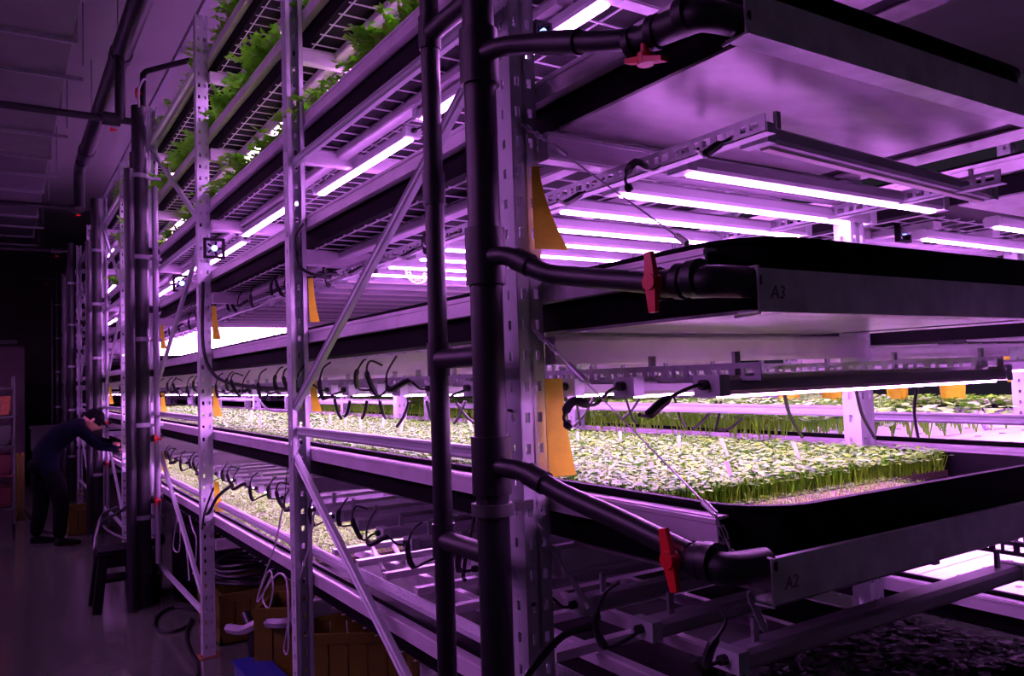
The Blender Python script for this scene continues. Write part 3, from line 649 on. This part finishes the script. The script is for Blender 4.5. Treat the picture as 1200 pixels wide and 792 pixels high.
# ------------------------------------------------------------------ inner rows behind
DX = 1.70
def shift_copy(o, dx, label, cat=None, group=None):
    c = copy_tree(o); c.location.x += dx; c['label'] = label
    if o is rack and dx > 0:
        c.location.y -= 1.353
        for ch in list(c.children):
            n = ch.name.split('.')[0]
            if n == 'column': ch.scale.z = .70
            elif n == 'diagonal_brace' or (n == 'cross_beam' and ch.location.z > 2.3) or (n == 'horizontal_brace' and min(v.co.z for v in ch.data.vertices) > 2): bpy.data.objects.remove(ch)
    if dx == DX and o in trays.values(): c.location.z -= .025
    if group: c['group'] = group
    elif 'group' in c: del c['group']
    return c
DX = 1.70
shift_copy(rack, DX, 'second steel rack behind the near row, seen between its trays')
shift_copy(rack, 2 * DX + .15, 'farthest steel rack, glimpsed beyond the white boards')
for L, lab in ((1, 'lowest tray of the second rack holding brightly lit white boards'), (2, 'chest-height tray of the second rack with broad-leaved seedlings'), (3, 'eye-level tray of the second rack'), (4, 'overhead tray of the second rack')):
    shift_copy(trays[L], DX, lab, group='trays of the second rack')
for L, lab in ((2, 'chest-height tray of the farthest rack'), (3, 'eye-level tray of the farthest rack'), (1, 'lowest tray of the farthest rack')):
    shift_copy(trays[L], 2 * DX + .15, lab, group='trays of the farthest rack')
for L, x, z, where, n in ((1, 2.86, 1.03, 'over the bright lower boards of the second rack', 9), (2, 2.86, 1.52, 'over the broad-leaved seedlings', 11), (3, 2.9, 2.02, 'over the eye-level tray of the second rack', 9)):
    for i in range(n):
        led_bar((x, 1.15 + .26 * i, z), True, False, 0, '%s cross light bar %s' % (ORD[i], where), 'cross light bars ' + where, i, cable=False)
for i in range(6):
    led_bar((4.7, 1.6 + .5 * i, 1.56), True, False, 0, '%s light bar in the farthest rack' % ORD[i], 'light bars of the farthest rack', i, cable=False)
for k, (L, a, b) in enumerate(((2, 1.1, 1.72), (2, 1.73, 2.9), (2, 2.91, 4.1), (1, 1.1, 1.72), (1, 1.73, 2.9), (1, 2.91, 4.1))):
    z = LV[L] - .02
    g = G().box(2.82, 3.82, a, b, z - .03, z - .005)
    o = E('raft_board', (3.3, a, z - .03), '%s white planting board in the %s tray of the second rack' % (['near', 'middle', 'far'][k % 3], {1: 'lowest', 2: 'chest-height'}[L]), 'board', 'white planting boards')
    put('board', g, M['raft'], o)
    h = G()
    for i in range(5):
        for j in range(max(2, int((b - a) / .2))): h.tube([(2.95 + i * .18, a + .12 + j * .2, z - .006), (2.95 + i * .18, a + .12 + j * .2, z - .003)], .012, 8)
    put('plug_hole', h, M['ink'], o)['kind'] = 'stuff'
# the row across the aisle, left of the camera: same rack, trays and lamps
OX = -3.55
shift_copy(rack, OX, 'steel rack of the row across the aisle')
for L in LV: shift_copy(trays[L], OX, '%s tray of the row across the aisle' % LNAME[L], group='trays across the aisle')
for L in (4, 5, 6):
    for i in range(10):
        led_bar((2.06 + OX, 1.2 + 1.3 * i, LV[L + 1] - .20), True, False, PI / 2, '%s light bar over the %s tray across the aisle' % (ORD[i], LNAME[L]), 'light bars across the aisle', i, cable=False)
# broad-leaved seedlings: things
def seedling_mesh(seed):
    rs = random.Random(seed); g = G()
    for s in range(4):
        a = rs.uniform(0, 6.28); l = rs.uniform(.035, .06); tip = Vector((math.cos(a) * .011, math.sin(a) * .011, l)); g.tube([(0, 0, 0), tip], .0016, 4, False)
        for sg in (0, PI):
            b = a + sg + rs.uniform(-.4, .4); u = Vector((math.cos(b), math.sin(b), rs.uniform(.1, .7))).normalized(); v = Vector((-math.sin(b), math.cos(b), rs.uniform(-.2, .2))); n = len(g.v); R = rs.uniform(.014, .02)
            for k in range(8):
                t = k * PI / 4; g.v.append(tuple(tip + u * (R * (1 - math.cos(t))) + v * R * .8 * math.sin(t) + Vector((0, 0, -.15 * R * (1 - math.cos(t)) ** 2))))
            g.f.append(tuple(range(n, n + 8)))
    return g.mesh('seedling', M['leaf'])
sm = [seedling_mesh(i) for i in range(4)]
rows = []
for i in range(7):
    for j in range(30):
        x = 2.86 + i * .115; y = 1.72 + j * .075
        if y > 2.3: continue
        o = bpy.data.objects.new('seedling', sm[(i * 3 + j) % 4]); COL.objects.link(o); o.location = (x + random.uniform(-.01, .01), y, LV[2] - .026); o.rotation_euler.z = random.uniform(0, 6); s = random.uniform(1.2, 1.8); o.scale = (s, s, s)
        tag(o, '%s broad-leaved seedling from the near end in the %s row of the white boards' % (ORD[j], ORD[i].replace('nearest', 'aisle-side')), 'seedling', 'broad-leaved seedlings on the white boards')
t = solo('grey_pipe', G().tube([unproj(1118, 492, Y=1.62), unproj(1230, 492, Y=1.62)], .014, 12), M['hose'], 'grey pipe lying across the white boards at right', 'pipe', smooth=True)
solo('holder', G().tube([unproj(1148, 483, Y=1.55), unproj(1157, 503, Y=1.52)], .012, 8), M['steel'], 'short grey clip holder on the white board at right', 'clip', smooth=True)
plant_bed('tall_greens', 2.735, 3.8, 2.2, 9, LV[2] - .05, 11000, .12, .034, 'taller greens of the second rack behind the inner brace', 'greens')
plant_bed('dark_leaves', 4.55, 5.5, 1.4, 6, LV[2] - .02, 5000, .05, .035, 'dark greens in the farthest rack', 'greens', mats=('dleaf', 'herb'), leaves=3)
for i in range(4):  # white boards added as reflectors, bouncing lamp light up behind the near rack
    o = E('raft_board', (3.3, 1.1, LV[3] - .05), '%s added white reflector board in the eye-level tray of the second rack' % ORD[i], 'board', 'added reflector boards of the eye-level tray, second rack')
    put('board', G().box(2.82, 3.82, 1.05 + i * 1.2, 2.2 + i * 1.2, LV[3] - .06, LV[3] - .03), M['raft'], o)
# buckets
def bucket(px, py, y, lab, r=.07, h=.13):
    p = unproj(px, py, Y=y); t = E('bucket', p, lab, 'bucket', 'orange-yellow buckets in the farthest rack'); g = G()
    n = 20; g.tube([(p.x, p.y, p.z), (p.x, p.y, p.z + h)], [r * .82, r], n)
    put('tub', g, M['trap'], t, True)
    put('rim', G().tube([(p.x, p.y, p.z + h), (p.x, p.y, p.z + h + .012)], r * 1.06, n), M['trap'], t, True)
bucket(1052, 468, 3.0, 'yellow bucket right of the inner column'); bucket(1117, 467, 2.7, 'larger yellow bucket further right', .08, .15); bucket(925, 470, 3.2, 'yellow bucket just left of the inner column', .07); bucket(1197, 447, 2.2, 'yellow bucket at the right edge', .08)
bucket(975, 470, 3.4, 'yellow bucket left beside the inner column')

# ------------------------------------------------------------------ floor things
def crate(x0, x1, y0, y1, z0, h, m, label, rz=0, group='crates'):
    t = E('crate', ((x0 + x1) / 2, (y0 + y1) / 2, z0), label, 'crate', group); w = .015
    put('base', G().box(x0, x1, y0, y1, z0, z0 + .012), m, t)
    def wall(name, a, b, fix, ax):
        n = max(3, int((b - a) / .085)); g = G()
        def B(u0, u1, za, zb, o=0):
            if ax == 'x': g.box(fix - o, fix + w + o, u0, u1, za, zb)
            else: g.box(u0, u1, fix - o, fix + w + o, za, zb)
        B(a, b, z0 + h - .045, z0 + h, .005); B(a, b, z0, z0 + .05)
        for i in range(n):
            u = a + (b - a) * i / n; B(u + .004, u + (b - a) / n - .004, z0 + .05, z0 + h - .045)
        put(name, g, m, t)
    t.rotation_euler.z = math.radians(rz)
    wall('side_wall', y0, y1, x0, 'x'); wall('side_wall', y0, y1, x1 - w, 'x'); wall('end_wall', x0, x1, y0, 'y'); wall('end_wall', x0, x1, y1 - w, 'y')
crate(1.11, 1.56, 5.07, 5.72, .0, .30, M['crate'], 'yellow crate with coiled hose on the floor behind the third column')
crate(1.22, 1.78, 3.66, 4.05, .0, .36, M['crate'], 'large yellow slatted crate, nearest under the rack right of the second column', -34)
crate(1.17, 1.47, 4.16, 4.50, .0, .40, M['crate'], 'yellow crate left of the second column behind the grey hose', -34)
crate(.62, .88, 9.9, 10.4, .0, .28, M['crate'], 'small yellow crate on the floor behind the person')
g = G()
for k in range(6):
    r = .20 - .012 * (k % 3); z = .315 + .022 * k; g.tube([(1.34 + r * math.cos(a), 5.38 + r * 1.2 * math.sin(a), z + .012 * math.sin(a * 2 + k)) for a in np.linspace(0, 2 * PI, 25)], .012, 6)
solo('hose_coil', g, M['cable'], 'coiled black hose heaped on the yellow crate', 'hose', smooth=True)
cableobj('grey_hose', [unproj(268, 736, X=1.05), unproj(285, 738, X=1.08), unproj(305, 730, X=1.15), unproj(330, 730, X=1.2), unproj(350, 728, X=1.3)], .026, 'hose', 'grey hose sticking out over the crate left of the second column', 'hose')
solo('pipe_elbow', G().tube(spline([unproj(288, 720, X=1.12), unproj(294, 735, X=1.12), unproj(296, 755, X=1.12), unproj(297, 775, X=1.12)], 4), .024, 12), M['pvc'], 'dark pipe elbow leaning on the crate', 'pipe', smooth=True)
p = unproj(302, 788, Z=0)
solo('blue_tub', G().box(1.02, 1.17, 3.95, 4.35, 0, .12).box(1.01, 1.18, 3.94, 4.36, .12, .135), M['blue'], 'blue plastic tub on the floor left of the second column', 'tub')
# step stool
t = E('step_stool', (.70, 6.2, 0), 'black plastic step stool on the aisle floor', 'stool')
x0, x1, y0, y1, h = .58, .83, 6.36, 6.64, .42
put('top', G().box(x0, x1, y0, y1, h - .025, h).box(x0 - .008, x1 + .008, y0 - .008, y1 + .008, h - .032, h - .02), M['black'], t)
for sx, X in ((-1, x0), (1, x1)):
    for sy, Y in ((-1, y0), (1, y1)):
        g = G(); a = .03
        g.hexa([(X + sx * .012 - a, Y + sy * .01 - a, 0), (X + sx * .012 + a, Y + sy * .01 - a, 0), (X + sx * .012 + a, Y + sy * .01 + a, 0), (X + sx * .012 - a, Y + sy * .01 + a, 0),
                (X - sx * .035 - a, Y - sy * .035 - a, h - .025), (X - sx * .035 + a, Y - sy * .035 - a, h - .025), (X - sx * .035 + a, Y - sy * .035 + a, h - .025), (X - sx * .035 - a, Y - sy * .035 + a, h - .025)])
        put('leg', g, M['black'], t)
put('apron', G().box(x0 + .02, x1 - .02, y0 + .005, y0 + .015, h - .12, h - .025), M['black'], t); put('apron', G().box(x0 + .02, x1 - .02, y1 - .015, y1 - .005, h - .12, h - .025), M['black'], t)
put('step', G().box(x0 + .03, x1 - .03, y0 + .04, y1 - .04, .19, .215), M['black'], t)
# control boxes with red lights, pump gear
for k, (y, z, lab) in enumerate(((6.9, 1.10, 'black control box with red light at waist height by the broad stack'), (6.85, .78, 'black control box with red light low by the broad stack'), (10.3, 1.6, 'black control box with red light above the person'))):
    t = E('control_box', (.95, y, z), lab, 'control box'); put('case', G().box(.88, .99, y - .05, y + .05, z, z + .22).box(.90, .97, y - .055, y - .05, z + .03, z + .19), M['black'], t)
    put('light', G().tube([(.925, y - .062, z + .13), (.925, y - .05, z + .13)], .014, 10), M['redlight'], t, label='small red light')
t = E('pump', (.95, 6.6, 0), 'dark pump and fittings at the foot of the broad stack', 'pump')
put('body', G().tube([(.82, 6.7, .25), (1.0, 6.7, .25)], .11, 16).box(.8, 1.02, 6.6, 6.85, 0, .15), M['pvc2'], t, True)
put('outlet', G().tube(spline([(.9, 6.6, .3), (.9, 6.5, .42), (1.0, 6.4, .45)], 4), .04, 12), M['pvc2'], t, True)
solo('black_tank', G().tube([(1.45, 6.4, 0), (1.45, 6.4, .04), (1.45, 6.4, .50), (1.45, 6.4, .55)], [.36, .38, .38, .33], 24), M['black'], 'round black tank under the rack past the third column', 'tank', smooth=True)
# cart, totes at the far left
t = E('shelf_cart', (-.25, 11, 0), 'wheeled shelf cart with trays and crates at the far left', 'cart')
for x in (-.62, .13):
    for y in (10.7, 11.2): put('post', G().tube([(x, y, .08), (x, y, 1.75)], .014, 8), M['tote'], t, True); put('wheel', G().tube([(x - .012, y, .05), (x + .012, y, .05)], .05, 12), M['black'], t, True)
for z in (.25, .62, .95, 1.28, 1.6): put('shelf', G().box(-.64, .15, 10.68, 11.22, z, z + .025), M['tote'] if z != .62 else M['redc'], t)
for k, (z, m, lab) in enumerate(((.275, 'redc', 'red crate on the lowest shelf of the far cart'), (.645, 'redc', 'red crate on the second shelf of the far cart'), (.975, 'tote', 'grey crate on the third shelf of the far cart'), (1.305, 'rust', 'brown box on the fourth shelf of the far cart'))):
    crate(-.55, .10, 10.72, 11.18, z, .22, M[m], lab, group='crates on the far cart')
crate(.17, .25, 11.6, 12.0, 0, .80, M['crate'], 'yellow crate right of the far cart')
t = E('tote', (.5, 15.2, 0), 'pale grey lidded tote standing at the far end', 'tote')
put('body', G().box(.42, 1.02 - .15, 15, 15.4, .62, .98), M['tote'], t); put('lid', G().box(.40, .89, 14.98, 15.42, .98, 1.02), M['tote'], t); put('stand', G().box(.44, .85, 15.02, 15.38, 0, .62), M['black'], t)
solo('dark_cabinet', G().box(-.9, .35, 15.8, 16.4, 0, 2.3).box(-.92, .37, 15.78, 16.42, 2.3, 2.34), M['wall'], 'tall dark brown cabinet at the far end of the aisle', 'cabinet')

# ------------------------------------------------------------------ person
def skinned(name, joints, edges, m, parent, sub=2, root=0, loc=(0, 0, 0)):
    me = bpy.data.meshes.new(name); L = Vector(loc)
    me.from_pydata([tuple(Vector(j[:3]) - L) for j in joints], edges, []); me.materials.append(m)
    o = bpy.data.objects.new(name, me); COL.objects.link(o); o.parent = parent
    sk = o.modifiers.new('skin', 'SKIN'); sk.use_smooth_shade = True
    for i, j in enumerate(joints):
        r = j[3] if isinstance(j[3], tuple) else (j[3], j[3]); me.skin_vertices[0].data[i].radius = r
        me.skin_vertices[0].data[i].use_root = (i == root)
    s = o.modifiers.new('sub', 'SUBSURF'); s.levels = sub; s.render_levels = sub
    return o
PL = (.40, 9.5, 0)
per = E('person', PL, 'person in dark clothes and cap bending forward to reach into the rack', 'person')
# body (clothed figure): pelvis, trunk, legs, arms
J = [(.37, 9.48, .86, (.170, .130)), (.42, 9.47, 1.00, (.170, .130)), (.54, 9.45, 1.13, (.185, .135)), (.65, 9.43, 1.20, (.165, .125)), (.735, 9.42, 1.235, .06),
     (.34, 9.57, .80, .095), (.36, 9.62, .46, .062), (.30, 9.66, .10, .042),
     (.42, 9.38, .80, .095), (.52, 9.33, .45, .062), (.50, 9.32, .10, .042),
     (.68, 9.60, 1.20, .07), (.84, 9.62, 1.03, .054), (1.02, 9.58, .99, .034),
     (.68, 9.25, 1.18, .07), (.85, 9.22, .99, .054), (1.04, 9.28, .94, .034)]
Ed = [(0, 1), (1, 2), (2, 3), (3, 4), (0, 5), (5, 6), (6, 7), (0, 8), (8, 9), (9, 10), (3, 11), (11, 12), (12, 13), (3, 14), (14, 15), (15, 16)]
body = skinned('body', J, Ed, M['shirt'], per, loc=PL)
body.data.materials.append(M['pants'])
def limb(name, pts, m, parent=per, sub=1): return skinned(name, pts, [(i, i + 1) for i in range(len(pts) - 1)], m, parent, sub, loc=PL)
limb('trousers', [(.37, 9.48, .90, (.155, .13)), (.37, 9.48, .80, (.16, .14)), (.37, 9.50, .74, (.13, .12))], M['pants'], sub=2)
limb('trouser_leg', [(.345, 9.57, .80, .12), (.365, 9.62, .47, .088), (.305, 9.66, .07, .068)], M['pants'])
limb('trouser_leg', [(.42, 9.38, .80, .12), (.525, 9.33, .46, .088), (.50, 9.32, .07, .068)], M['pants'])
for x, y in ((.29, 9.66), (.49, 9.32)):
    limb('shoe', [(x - .04, y, .045, (.042, .04)), (x + .06, y, .045, (.046, .04)), (x + .17, y - .01, .03, (.040, .028)), (x + .21, y - .01, .028, (.03, .022))], M['hair'], sub=2)
# head: turned down and towards the rack
hc = Vector((.815, 9.42, 1.245)); fd = Vector((.75, -.12, -.65)).normalized(); ud = Vector((.62, 0, .78)); ud = (ud - fd * ud.dot(fd)).normalized(); sd = ud.cross(fd)
g = G(); nv, nu = 14, 20; b0 = 0
for i in range(nv + 1):
    th = PI * i / nv
    for j in range(nu):
        ph = 2 * PI * j / nu; a, b, c = math.sin(th) * math.cos(ph), math.sin(th) * math.sin(ph), math.cos(th)
        rx = .095; ry = .076; rz = .118
        f = a * rx; s_ = b * ry * (1 - .22 * max(0, -c)); u_ = c * rz
        if a > .75 and abs(b) < .3 and -.35 < c < .1: f += .022 * (1 - abs(b) / .3)          # nose
        if a > .6 and .05 < c < .3 and .15 < abs(b) < .5: f -= .008                            # eye sockets
        if a > .6 and c < -.75: f += .01
        if a > .7 and -.6 < c < -.42 and abs(b) < .35: f += .006                               # mouth
        g.v.append(tuple(hc + fd * f + sd * s_ + ud * u_))
for i in range(nv):
    for j in range(nu):
        a = i * nu + j; b = i * nu + (j + 1) % nu; g.f.append((a, b, b + nu, a + nu))
hd = put('head', g, M['skin'], per, True)
for sg in (-1, 1):
    e = hc + sd * sg * .078 - ud * .01; put('ear', G().tube([e - ud * .03, e - ud * .012 + sd * sg * .008, e + ud * .015 + sd * sg * .01, e + ud * .03], [.008, .014, .016, .009], 8), M['skin'], hd, True)
    e = hc + fd * .086 + sd * sg * .030 + ud * .022; put('eye', G().tube([e - fd * .006, e + fd * .004], [.011, .007], 8), M['ink'], hd, True)
g = G(); 
for i in range(8):
    th = PI * .56 * i / 7
    for j in range(nu):
        ph = 2 * PI * j / nu; a, b, c = math.sin(th) * math.cos(ph), math.sin(th) * math.sin(ph), math.cos(th)
        g.v.append(tuple(hc + ud * .012 + fd * (a * .104 - .006) + sd * b * .085 + ud * c * .120))
for i in range(7):
    for j in range(nu):
        a = i * nu + j; b = i * nu + (j + 1) % nu; g.f.append((a, a + nu, b + nu, b))
cap = put('cap', g, M['hair'], per, True)
bp = hc + ud * .045 + fd * .085
g = G(); g.hexa([bp - sd * .065 - ud * .004, bp + sd * .065 - ud * .004, bp + sd * .05 + fd * .075 - ud * .02, bp - sd * .05 + fd * .075 - ud * .02, bp - sd * .065 + ud * .004, bp + sd * .065 + ud * .004, bp + sd * .05 + fd * .075 - ud * .012, bp - sd * .05 + fd * .075 - ud * .012])
put('peak', g, M['hair'], cap)
limb('neck', [(.735, 9.42, 1.215, .055), (.79, 9.42, 1.225, .052)], M['skin'])
for (x, y, z, sg) in ((1.02, 9.58, .99, 1), (1.04, 9.28, .94, -1)):
    jj = [(x - .01, y, z, (.026, .02)), (x + .035, y, z - .008, (.036, .016)), (x + .075, y, z - .014, (.036, .014))]; ee = [(0, 1), (1, 2)]
    for k, (dy, l) in enumerate(((-.027, .062), (-.009, .072), (.009, .068), (.027, .054))):
        n = len(jj); jj += [(x + .078, y + dy, z - .014, .010), (x + .078 + l * .5, y + dy * 1.15, z - .026, .009), (x + .078 + l * .85, y + dy * 1.2, z - .05, .0075)]; ee += [(2, n), (n, n + 1), (n + 1, n + 2)]
    n = len(jj); jj += [(x + .03, y - sg * .035, z - .018, .011), (x + .062, y - sg * .052, z - .036, .009)]; ee += [(1, n), (n, n + 1)]
    skinned('hand', jj, ee, M['skin'], per, 1, loc=PL)
